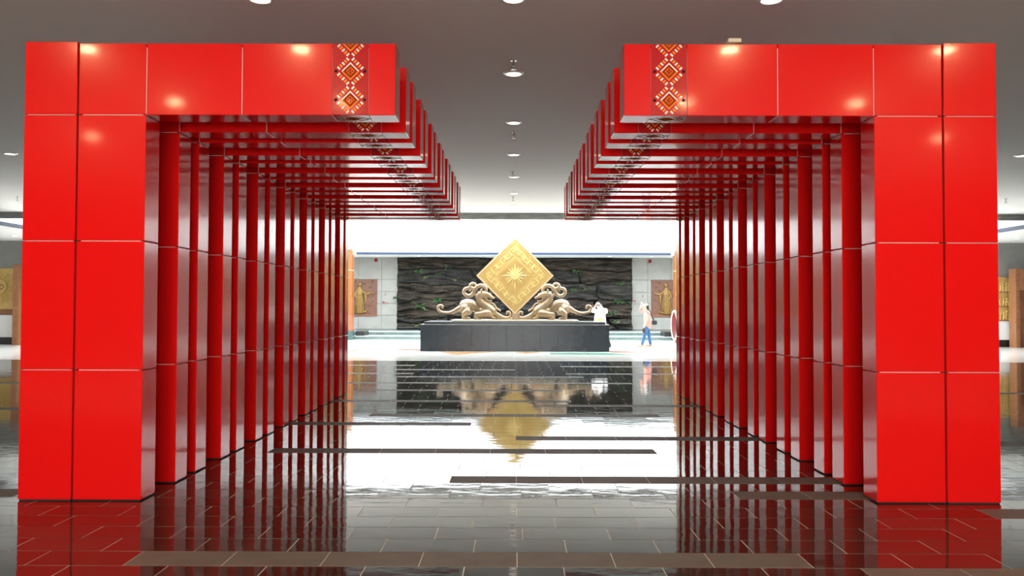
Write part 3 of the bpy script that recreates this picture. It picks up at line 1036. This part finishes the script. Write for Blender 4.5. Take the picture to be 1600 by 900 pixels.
# wooden columns either side of the platform
for s, nm in ((-1, 'left'), (1, 'right')):
    e = 7.60 if s < 0 else 7.50
    t = thing('wooden_column', 'square orange wooden column with dark stone base at the %s of the steps' % nm, 'column', (s * (e + .45), 36.4, 0), 'wooden columns')
    obj('base', bbox(-.5, .5, -.05, .55, 0, .42, .01), M['dgreen'], t)
    obj('lower_shaft', bbox(-.46, .46, -.01, .5, .42, 1.17, .01), M['wood_dk'], t)
    bm = bmesh.new()
    for k in range(6):
        for q in range(5):
            zz0 = .5 + k * .1
            prism(bm, [(-.4 + q * .17, zz0), (-.33 + q * .17, zz0), (-.26 + q * .17, zz0 + .07), (-.33 + q * .17, zz0 + .07)], -.03, -.008)
    obj('carving', bm, M['wood_dk'], t)
    obj('middle_shaft', bbox(-.46, .46, -.01, .5, 1.175, 2.05, .01), M['wood'], t)
    obj('upper_shaft', bbox(-.46, .46, -.01, .5, 2.055, 3.25, .01), M['wood'], t)
    obj('top_shaft', bbox(-.46, .46, -.01, .5, 3.27, 4.15, .01), M['wood'], t)
    obj('joint_ring', bbox(-.455, .455, 0, .495, 3.25, 3.27), M['cream'], t)
    obj('capital', bbox(-.44, .44, 0.0, .48, 4.15, 4.24, .01), M['wood'], t)
    lt = -s
    obj('wall_lamp', bbox(lt * .465, lt * .60, .1, .3, 3.98, 4.15, .02), M['cream'], t)
    o = obj('stair_block', bbox(s * 7.55, s * 7.12, 37.05 + .0, 38.15, 0.172, 0.40, .01), M['black'])
    tag(o, 'low black stone block on the %s end of the steps' % nm, 'block', 'black blocks on the steps')

# large drum on its edge behind the right row
t = thing('upright_drum', 'large dark red drum standing on edge behind the right gate row', 'drum', (7.42, 34.2, 0))
bm = bmesh.new()
pr = [(-.42, .60), (-.3, .67), (0, .70), (.3, .67), (.42, .60)]
n = 40
rg = [[bm.verts.new((p[0], math.cos(2 * PI * i / n) * p[1], .78 + math.sin(2 * PI * i / n) * p[1])) for i in range(n)] for p in pr]
for a, b in zip(rg[:-1], rg[1:]):
    for i in range(n):
        bm.faces.new((a[i], a[(i + 1) % n], b[(i + 1) % n], b[i]))
bm.faces.new(rg[0]); bm.faces.new(rg[-1])
bmesh.ops.recalc_face_normals(bm, faces=bm.faces[:])
obj('shell', bm, M['drum_red'], t, None, False)
for s in (-1, 1):
    bm = bmesh.new()
    cyl(bm, (s * .425, 0, .78), .60, .03, 40, 'X')
    obj('drumhead', bm, M['drum_red'], t, None, False)
    bm = bmesh.new()
    n = 40
    prof = [(.41, .58), (.45, .585), (.462, .62), (.45, .655), (.41, .66)]
    rg = [[bm.verts.new((s * p[0], math.cos(2 * PI * i / n) * p[1], .78 + math.sin(2 * PI * i / n) * p[1])) for i in range(n)] for p in prof]
    for a, b in zip(rg, rg[1:] + rg[:1]):
        for i in range(n):
            bm.faces.new((a[i], a[(i + 1) % n], b[(i + 1) % n], b[i]))
    bmesh.ops.recalc_face_normals(bm, faces=bm.faces[:])
    obj('rim', bm, M['drum_skin'], t, None, True)
    bm = bmesh.new()
    for k in range(20):
        a = 2 * PI * k / 20
        ball(bm, (s * .39, math.cos(a) * .635, .78 + math.sin(a) * .635), .022, seg=6)
    obj('stud_row', bm, M['chrome'], t)
for s in (-1, 1):
    bm = bmesh.new()
    box(bm, s * .26 - .04, s * .26 + .04, -.5, .5, 0, .12)
    obj('stand', bm, M['wood_dk'], t)

# ------------------------------------------------------------------ side bays
# left: golden sun relief and wooden portal
t = thing('sun_relief', 'golden relief of an eyed sun with long rays at the left edge', 'relief', (X(-4, 31.5), 31.55, Z(452, 31.5)))
obj('panel', bbox(-1.0, .62, 0.0, .06, -.86, .80, .008), M['gold'], t)
obj('lower_band', bbox(-1.0, .62, -.01, .06, -1.06, -.87, .008), M['wood_pt'], t)
bm = bmesh.new(); cyl(bm, (0, -.02, 0.05), .30, .06, 36, 'Y'); obj('disc', bm, M['gold'], t)
bm = bmesh.new(); tube(bm, [(-.22, -.05, .04, .012), (-.1, -.06, .13, .02), (.1, -.06, .13, .02), (.22, -.05, .04, .012), (.08, -.06, -.05, .018), (-.1, -.06, -.05, .018), (-.22, -.05, .04, .012)], 6, dense=3)
ball(bm, (0, -.05, .04), .075, 1, .6, 1)
obj('eye', bm, M['wood_dk'], t, None, True)
for k in range(40):
    a = 2 * PI * k / 40
    c, s_ = math.cos(a), math.sin(a)
    L = .74 if k % 2 else .66
    L = min(L, (.60 / abs(c)) if c > .05 else 9)
    bm = bmesh.new()
    r0, wd = .31, .02
    v = [bm.verts.new((r0 * c - wd * s_, 0, .05 + r0 * s_ + wd * c)), bm.verts.new((r0 * c + wd * s_, 0, .05 + r0 * s_ - wd * c)),
         bm.verts.new((L * c + wd * s_, 0, .05 + L * s_ - wd * c)), bm.verts.new((L * c - wd * s_, 0, .05 + L * s_ + wd * c)),
         bm.verts.new((r0 * c, -.03, .05 + r0 * s_)), bm.verts.new((L * c, -.03, .05 + L * s_))]
    for q in ((0, 3, 5, 4), (1, 4, 5, 2), (0, 4, 1), (2, 5, 3)):
        bm.faces.new([v[i] for i in q])
    bmesh.ops.recalc_face_normals(bm, faces=bm.faces[:])
    obj('ray', bm, M['gold'], t)


def portal(x, wd, side, label, ztop, zopen, edge):
    t = thing('wooden_portal', label, 'doorway', (x, 31.0, 0), 'wooden portals of the side bays')
    obj('jamb', bbox(0, edge, 0, .44, 0, ztop, .008), M['wood_pt'], t)
    obj('jamb', bbox(wd - edge, wd, 0, .44, 0, ztop, .008), M['wood_pt'], t)
    obj('lintel', bbox(edge + .002, wd - edge - .002, 0, .44, zopen, ztop, .008), M['wood_pt'], t)
    obj('door_leaf', bbox(edge + .002, wd - edge - .002, .3, .36, 0.0, zopen - .003), M['wood_dk'], t)
    bm = bmesh.new()
    for k in range(14):
        zc = .25 + k * .22
        for xx in (edge / 2, wd - edge / 2):
            cyl(bm, (xx, -.006, min(zc, ztop - .1)), .03, .02, 8, 'Y')
    obj('stud_row', bm, M['wood_dk'], t)


portal(X(18, 31), 2.0, 'left', 'tall brown wooden portal with dark door beside the sun relief', Z(415, 31), Z(447, 31), .25)
portal(X(1585.5, 31), 2.0, 'right', 'tall brown wooden portal with dark door at the right edge', Z(418, 31), Z(451, 31), .17)

# right: three stacked gold reliefs under an arch top
xr0, xr1 = X(1545, 31.5), X(1583.6, 31.5) - .08
t = thing('tiered_relief', 'three tiered golden relief with arched top beside the right portal', 'relief', ((xr0 + xr1) / 2, 31.55, 0))
hw2 = (xr1 - xr0) / 2
edges = [(430.5, 454), (455, 476.5), (477.5, 498)]
for k, (ya, yb) in enumerate(edges):
    z0, z1 = Z(yb, 31.5), Z(ya, 31.5)
    bm = bmesh.new()
    if k == 0:
        pts = [(-hw2, z0), (hw2, z0), (hw2, z1 - .12), (hw2 * .5, z1 - .03), (0, z1), (-hw2 * .5, z1 - .03), (-hw2, z1 - .12)]
        prism(bm, pts, 0, .06)
    else:
        box(bm, -hw2, hw2, 0, .06, z0, z1)
    pan = obj('relief_tier', bm, M['gold'], t)
    bm = bmesh.new()
    rnd = random.Random(k + 3)
    for q in range(7):
        x = -hw2 + .1 + q * (2 * hw2 - .2) / 6
        h = (z1 - z0) * rnd.uniform(.5, .72)
        tube(bm, [(x, 0, z0 + .04, .05), (x + rnd.uniform(-.04, .04), -.01, z0 + h * .5, .045), (x, -.01, z0 + h * .8, .035)], 8, flat=.6, dense=2)
        ball(bm, (x + .01, -.02, z0 + h * .95), .035)
        tube(bm, [(x, -.02, z0 + h * .7, .02), (x + rnd.choice((-.1, .1)), -.03, z0 + h * rnd.uniform(.4, 1), .016)], 6)
    obj('carving', bm, M['gold'], pan, None, True)
    obj('shelf', bbox(-hw2, hw2, -.03, .06, z0 - .03, z0), M['wood_pt'], t)


# ------------------------------------------------------------------ people
def hand(bm, wr, d, side, curl=0.5, sc=1.0):
    """palm and five fingers: wr wrist point, d pointing direction, side = thumb direction"""
    wr, d, side = Vector(wr), Vector(d).normalized(), Vector(side)
    side = (side - d * side.dot(d)).normalized()
    nrm = d.cross(side).normalized()
    pl = wr + d * .085 * sc
    tube(bm, [(*wr, .022 * sc), (*(wr + d * .04 * sc), .034 * sc), (*pl, .036 * sc)], 10, flat=.45, ref=nrm)
    for k, (o, L) in enumerate(((.027, .070), (.010, .080), (-.008, .074), (-.026, .058))):
        b = pl + side * o * sc
        e1 = b + (d * math.cos(curl * .6) + nrm * math.sin(curl * .6)) * L * .5 * sc
        e2 = e1 + (d * math.cos(curl * 1.8) + nrm * math.sin(curl * 1.8)) * L * .5 * sc
        tube(bm, [(*b, .0095 * sc), (*e1, .0088 * sc), (*e2, .007 * sc)], 8)
    tb = wr + d * .03 * sc + side * .025 * sc
    t1 = tb + (side * .7 + d * .7).normalized() * .04 * sc
    t2 = t1 + (side * .3 + d + nrm * curl * .5).normalized() * .03 * sc
    tube(bm, [(*tb, .013 * sc), (*t1, .0105 * sc), (*t2, .008 * sc)], 8)


def head(bm, c, fwd, up=Vector((0, 0, 1))):
    c, f = Vector(c), Vector(fwd).normalized()
    up = (up - f * up.dot(f)).normalized()
    r = up.cross(f).normalized()
    def q(a, b, z): return c + f * a + r * b + up * z
    tube(bm, [(*q(-.01, 0, .055), .074), (*q(0, 0, .0), .076), (*q(.02, 0, -.055), .056), (*q(.035, 0, -.088), .032)], 14, flat=.92, ref=r)
    ball(bm, q(-.025, 0, .04), .084, 1, 1, 1)
    tube(bm, [(*q(.078, 0, .015), .010), (*q(.098, 0, -.022), .014)], 8)      # nose
    for s in (-1, 1):
        tube(bm, [(*q(-.005, s * .076, .012), .014), (*q(-.012, s * .08, -.02), .011)], 8)   # ears
        tube(bm, [(*q(.075, s * .015, .028), .008), (*q(.062, s * .05, .024), .008)], 6)     # brow
    tube(bm, [(*q(.082, -.018, -.05), .006), (*q(.085, 0, -.05), .008), (*q(.082, .018, -.05), .006)], 6)  # lips
    return q


def eyes(root, q):
    bm = bmesh.new()
    for s in (-1, 1):
        ball(bm, q(.074, s * .031, .008), .011, seg=8)
    obj('eyes', bm, M['blackcloth'], root, None, True)


def shoe(bm, heel, toe, h=.05):
    heel, toe = Vector(heel), Vector(toe)
    m = heel.lerp(toe, .5)
    tube(bm, [(heel.x, heel.y, heel.z + .045, .040), (m.x, m.y, m.z + .042, .044), (toe.x, toe.y, toe.z + .03, .030)], 12, flat=.95)


# woman walking to the left
wx, wy = X(1010.5, 31.1), 31.1
root = thing('person', 'woman in pale pink shirt, blue jeans and white cap walking left past the steps', 'person', (wx, wy, 0))
def put_root(o): o.parent = root
sh_l, sh_r = Vector((-.03, -.19, 1.36)), Vector((.0, .19, 1.37))
hipc = Vector((.03, 0, .90))
bm = bmesh.new()
qf = head(bm, (-.06, 0, 1.575), (-1, -.1, .02))
tube(bm, [(0, 0, 1.38, .06), (-.04, 0, 1.5, .052)], 10)
tube(bm, [(.03, 0, .88, .135), (.03, 0, 1.02, .115), (.01, 0, 1.2, .125), (-.005, 0, 1.34, .10)], 14, flat=1.35, dense=2)
# legs: near leg back, far leg forward
kn_f, an_f = Vector((-.10, -.10, .48)), Vector((-.20, -.10, .085))
kn_b, an_b = Vector((.09, .09, .47)), Vector((.16, .09, .085))
tube(bm, [(.01, -.09, .86, .088), (*kn_f, .058), (*an_f, .04)], 12, dense=2)
tube(bm, [(.04, .09, .86, .088), (*kn_b, .058), (*an_b, .04)], 12, dense=2)
# near arm hangs with a small dark purse, far arm raised to the cap
el_n, wr_n = Vector((-.01, -.25, 1.10)), Vector((-.11, -.26, .90))
tube(bm, [(*sh_l, .05), (*el_n, .038), (*wr_n, .026)], 10, dense=2)
hand(bm, wr_n, (-.35, 0, -1), (-1, 0, 0), .8)
el_f, wr_f = Vector((-.20, .24, 1.42)), Vector((-.20, .13, 1.62))
tube(bm, [(*sh_r, .05), (*el_f, .038), (*wr_f, .026)], 10, dense=2)
hand(bm, wr_f, (.1, -.4, 1), (1, 0, 0), .7)
tube(bm, [(*an_f, .036), (an_f.x - .02, an_f.y, .05, .034), (an_f.x - .13, an_f.y, .03, .026)], 10)
tube(bm, [(*an_b, .036), (an_b.x - .02, an_b.y, .05, .034), (an_b.x - .13, an_b.y, .03, .026)], 10)
body = fuse(bm, 'body', M['skin'], .0065, 2, root)
eyes(root, qf)
bm = bmesh.new()
tube(bm, [(.035, 0, .85, .165), (.035, 0, 1.0, .145), (.015, 0, 1.2, .148), (0, 0, 1.34, .115), (-.01, 0, 1.40, .075)], 16, flat=1.32, dense=3)
tube(bm, [(*sh_l, .066), (*el_n, .056), (*(el_n.lerp(wr_n, .55)), .046)], 12, dense=2)
tube(bm, [(*sh_r, .066), (*el_f, .056), (*(el_f.lerp(wr_f, .5)), .046)], 12, dense=2)
fuse(bm, 'shirt', M['pink_shirt'], .012, 3, root)
bm = bmesh.new()
tube(bm, [(.035, 0, .84, .145), (.03, 0, .95, .13)], 14, flat=1.3)
tube(bm, [(.015, -.09, .85, .105), (*kn_f, .075), (an_f.x, an_f.y, .12, .06)], 12, dense=3)
tube(bm, [(.045, .09, .85, .105), (*kn_b, .075), (an_b.x, an_b.y, .12, .06)], 12, dense=3)
fuse(bm, 'jeans', M['jeans'], .012, 3, root)
for an in (an_f, an_b):
    bm = bmesh.new()
    shoe(bm, (an.x + .03, an.y, 0.0), (an.x - .17, an.y, 0.005))
    obj('shoe', bm, M['tan'], root, None, True)
bm = bmesh.new()
ball(bm, qf(-.05, 0, .035), .093, 1, 1, 1.0)
tube(bm, [(*qf(-.09, 0, .0), .06), (*qf(-.11, 0, -.08), .05), (*qf(-.10, 0, -.15), .03)], 10)
obj('hair', bm, M['hair'], root, None, True)
bm = bmesh.new()
ball(bm, qf(-.02, 0, .075), .092, 1.05, 1, .62)
tube(bm, [(*qf(.06, 0, .07), .07), (*qf(.12, 0, .06), .06), (*qf(.16, 0, .045), .04)], 12, flat=.14, ref=(0, 0, 1))
obj('cap', bm, M['cap'], root, None, True)
t = thing('shoulder_bag', 'small black shoulder bag at the hip of the walking woman', 'bag', (wx + .29, wy - .08, .96))
obj('pouch', bbox(-.09, .09, -.1, .1, -.09, .09, .03), M['blackcloth'], t)
bm = bmesh.new()
tube(bm, [(-.02, -.11, .09, .014), (-.12, -.2, .22, .013), (-.26, -.225, .36, .013), (-.33, -.17, .455, .013), (-.28, -.05, .52, .013), (-.18, 0.06, .46, .013), (-.1, .11, .3, .013), (-.02, .10, .09, .013)], 6, dense=3, flat=.5)
obj('strap', bm, M['blackcloth'], t, None, True)
bm = bbox(-.05, .05, -.03, .03, -.12, .06, .015)
o = obj('purse', bm, M['blackcloth'], None, (wx - .165, wy - .30, .67))
tag(o, 'small dark purse hanging from the near hand of the walking woman', 'purse')

# person in white behind the plinth, seen from the back
px_, py_ = X(937.5, 30.15), 30.15
root = thing('person', 'person in white shirt with yellow print, seen from behind at the plinth end', 'person', (px_, py_, 0))
bm = bmesh.new()
qp = head(bm, (-.06, .14, 1.60), (-.15, .75, -.65))
tube(bm, [(0, .02, 1.42, .062), (-.03, .08, 1.54, .055)], 10)
tube(bm, [(0, 0, .86, .13), (0, 0, 1.02, .12), (0, 0, 1.22, .135), (0, .01, 1.40, .11)], 14, flat=1.0, dense=2, ref=(0, 1, 0))
sl, sr = Vector((-.21, .02, 1.44)), Vector((.21, .02, 1.44))
el, er = Vector((-.25, .20, 1.42)), Vector((.25, .22, 1.38))
wl_, wr_ = Vector((-.16, .33, 1.58)), Vector((.10, .36, 1.58))
for a, b, c in ((sl, el, wl_), (sr, er, wr_)):
    tube(bm, [(*a, .055), (*b, .044), (*c, .03)], 10, dense=2)
hand(bm, wl_, (.6, .3, .5), (0, 0, 1), .9)
hand(bm, wr_, (-.6, .3, .5), (0, 0, 1), .9)
kl, al = Vector((-.12, .02, .47)), Vector((-.13, -.02, .09))
kr, ar = Vector((.22, -.02, .47)), Vector((.36, -.02, .09))
tube(bm, [(-.09, 0, .84, .09), (*kl, .06), (*al, .042)], 12, dense=2)
tube(bm, [(.10, 0, .84, .09), (*kr, .06), (*ar, .042)], 12, dense=2)
for an in (al, ar):
    tube(bm, [(*an, .038), (an.x, an.y + .03, .05, .034), (an.x + .02, an.y + .14, .03, .026)], 10)
fuse(bm, 'body', M['skin'], .0065, 2, root)
eyes(root, qp)
bm = bmesh.new()
tube(bm, [(0, 0, .78, .25), (0, 0, .95, .235), (0, 0, 1.2, .215), (0, .01, 1.40, .185), (0, .02, 1.47, .10)], 18, flat=.72, dense=3, ref=(0, 1, 0))
tube(bm, [(*sl, .085), (*el, .082), (*(el.lerp(wl_, .35)), .075)], 12, dense=2)
tube(bm, [(*sr, .085), (*er, .082), (*(er.lerp(wr_, .35)), .075)], 12, dense=2)
shirt = fuse(bm, 'shirt', M['white_shirt'], .012, 3, root)
obj('back_print', bbox(-.10, .07, -.172, -.12, .97, 1.14, .01), M['yellow'], shirt)
bm = bmesh.new()
tube(bm, [(0, 0, .82, .16), (0, 0, .95, .14)], 14, flat=.85)
tube(bm, [(-.09, 0, .84, .11), (*kl, .085), (al.x, al.y, .10, .07)], 12, dense=3)
tube(bm, [(.10, 0, .84, .11), (*kr, .085), (ar.x, ar.y, .10, .075)], 12, dense=3)
fuse(bm, 'trousers', M['blackcloth'], .012, 3, root)
for an in (al, ar):
    bm = bmesh.new()
    shoe(bm, (an.x - .01, an.y - .04, 0.0), (an.x + .04, an.y + .16, 0.005))
    obj('shoe', bm, M['blackcloth'], root, None, True)
bm = bmesh.new()
ball(bm, qp(-.035, 0, .05), .098, 1, 1, 1)
obj('hair', bm, M['grey_hair'], root, None, True)
bm = bmesh.new()
tube(bm, [(.13, -.115, 1.30, .012), (.14, -.08, 1.44, .012), (.10, .02, 1.535, .012)], 6, dense=3)
obj('neck_strap', bm, M['blackcloth'], root, None, True)
t = obj('phone', bbox(-.04, .04, -.006, .006, -.08, .08, .004), M['black'], None, (px_ - .03, py_ + .47, 1.66))
tag(t, 'dark phone held up by the person in white behind the plinth', 'phone')
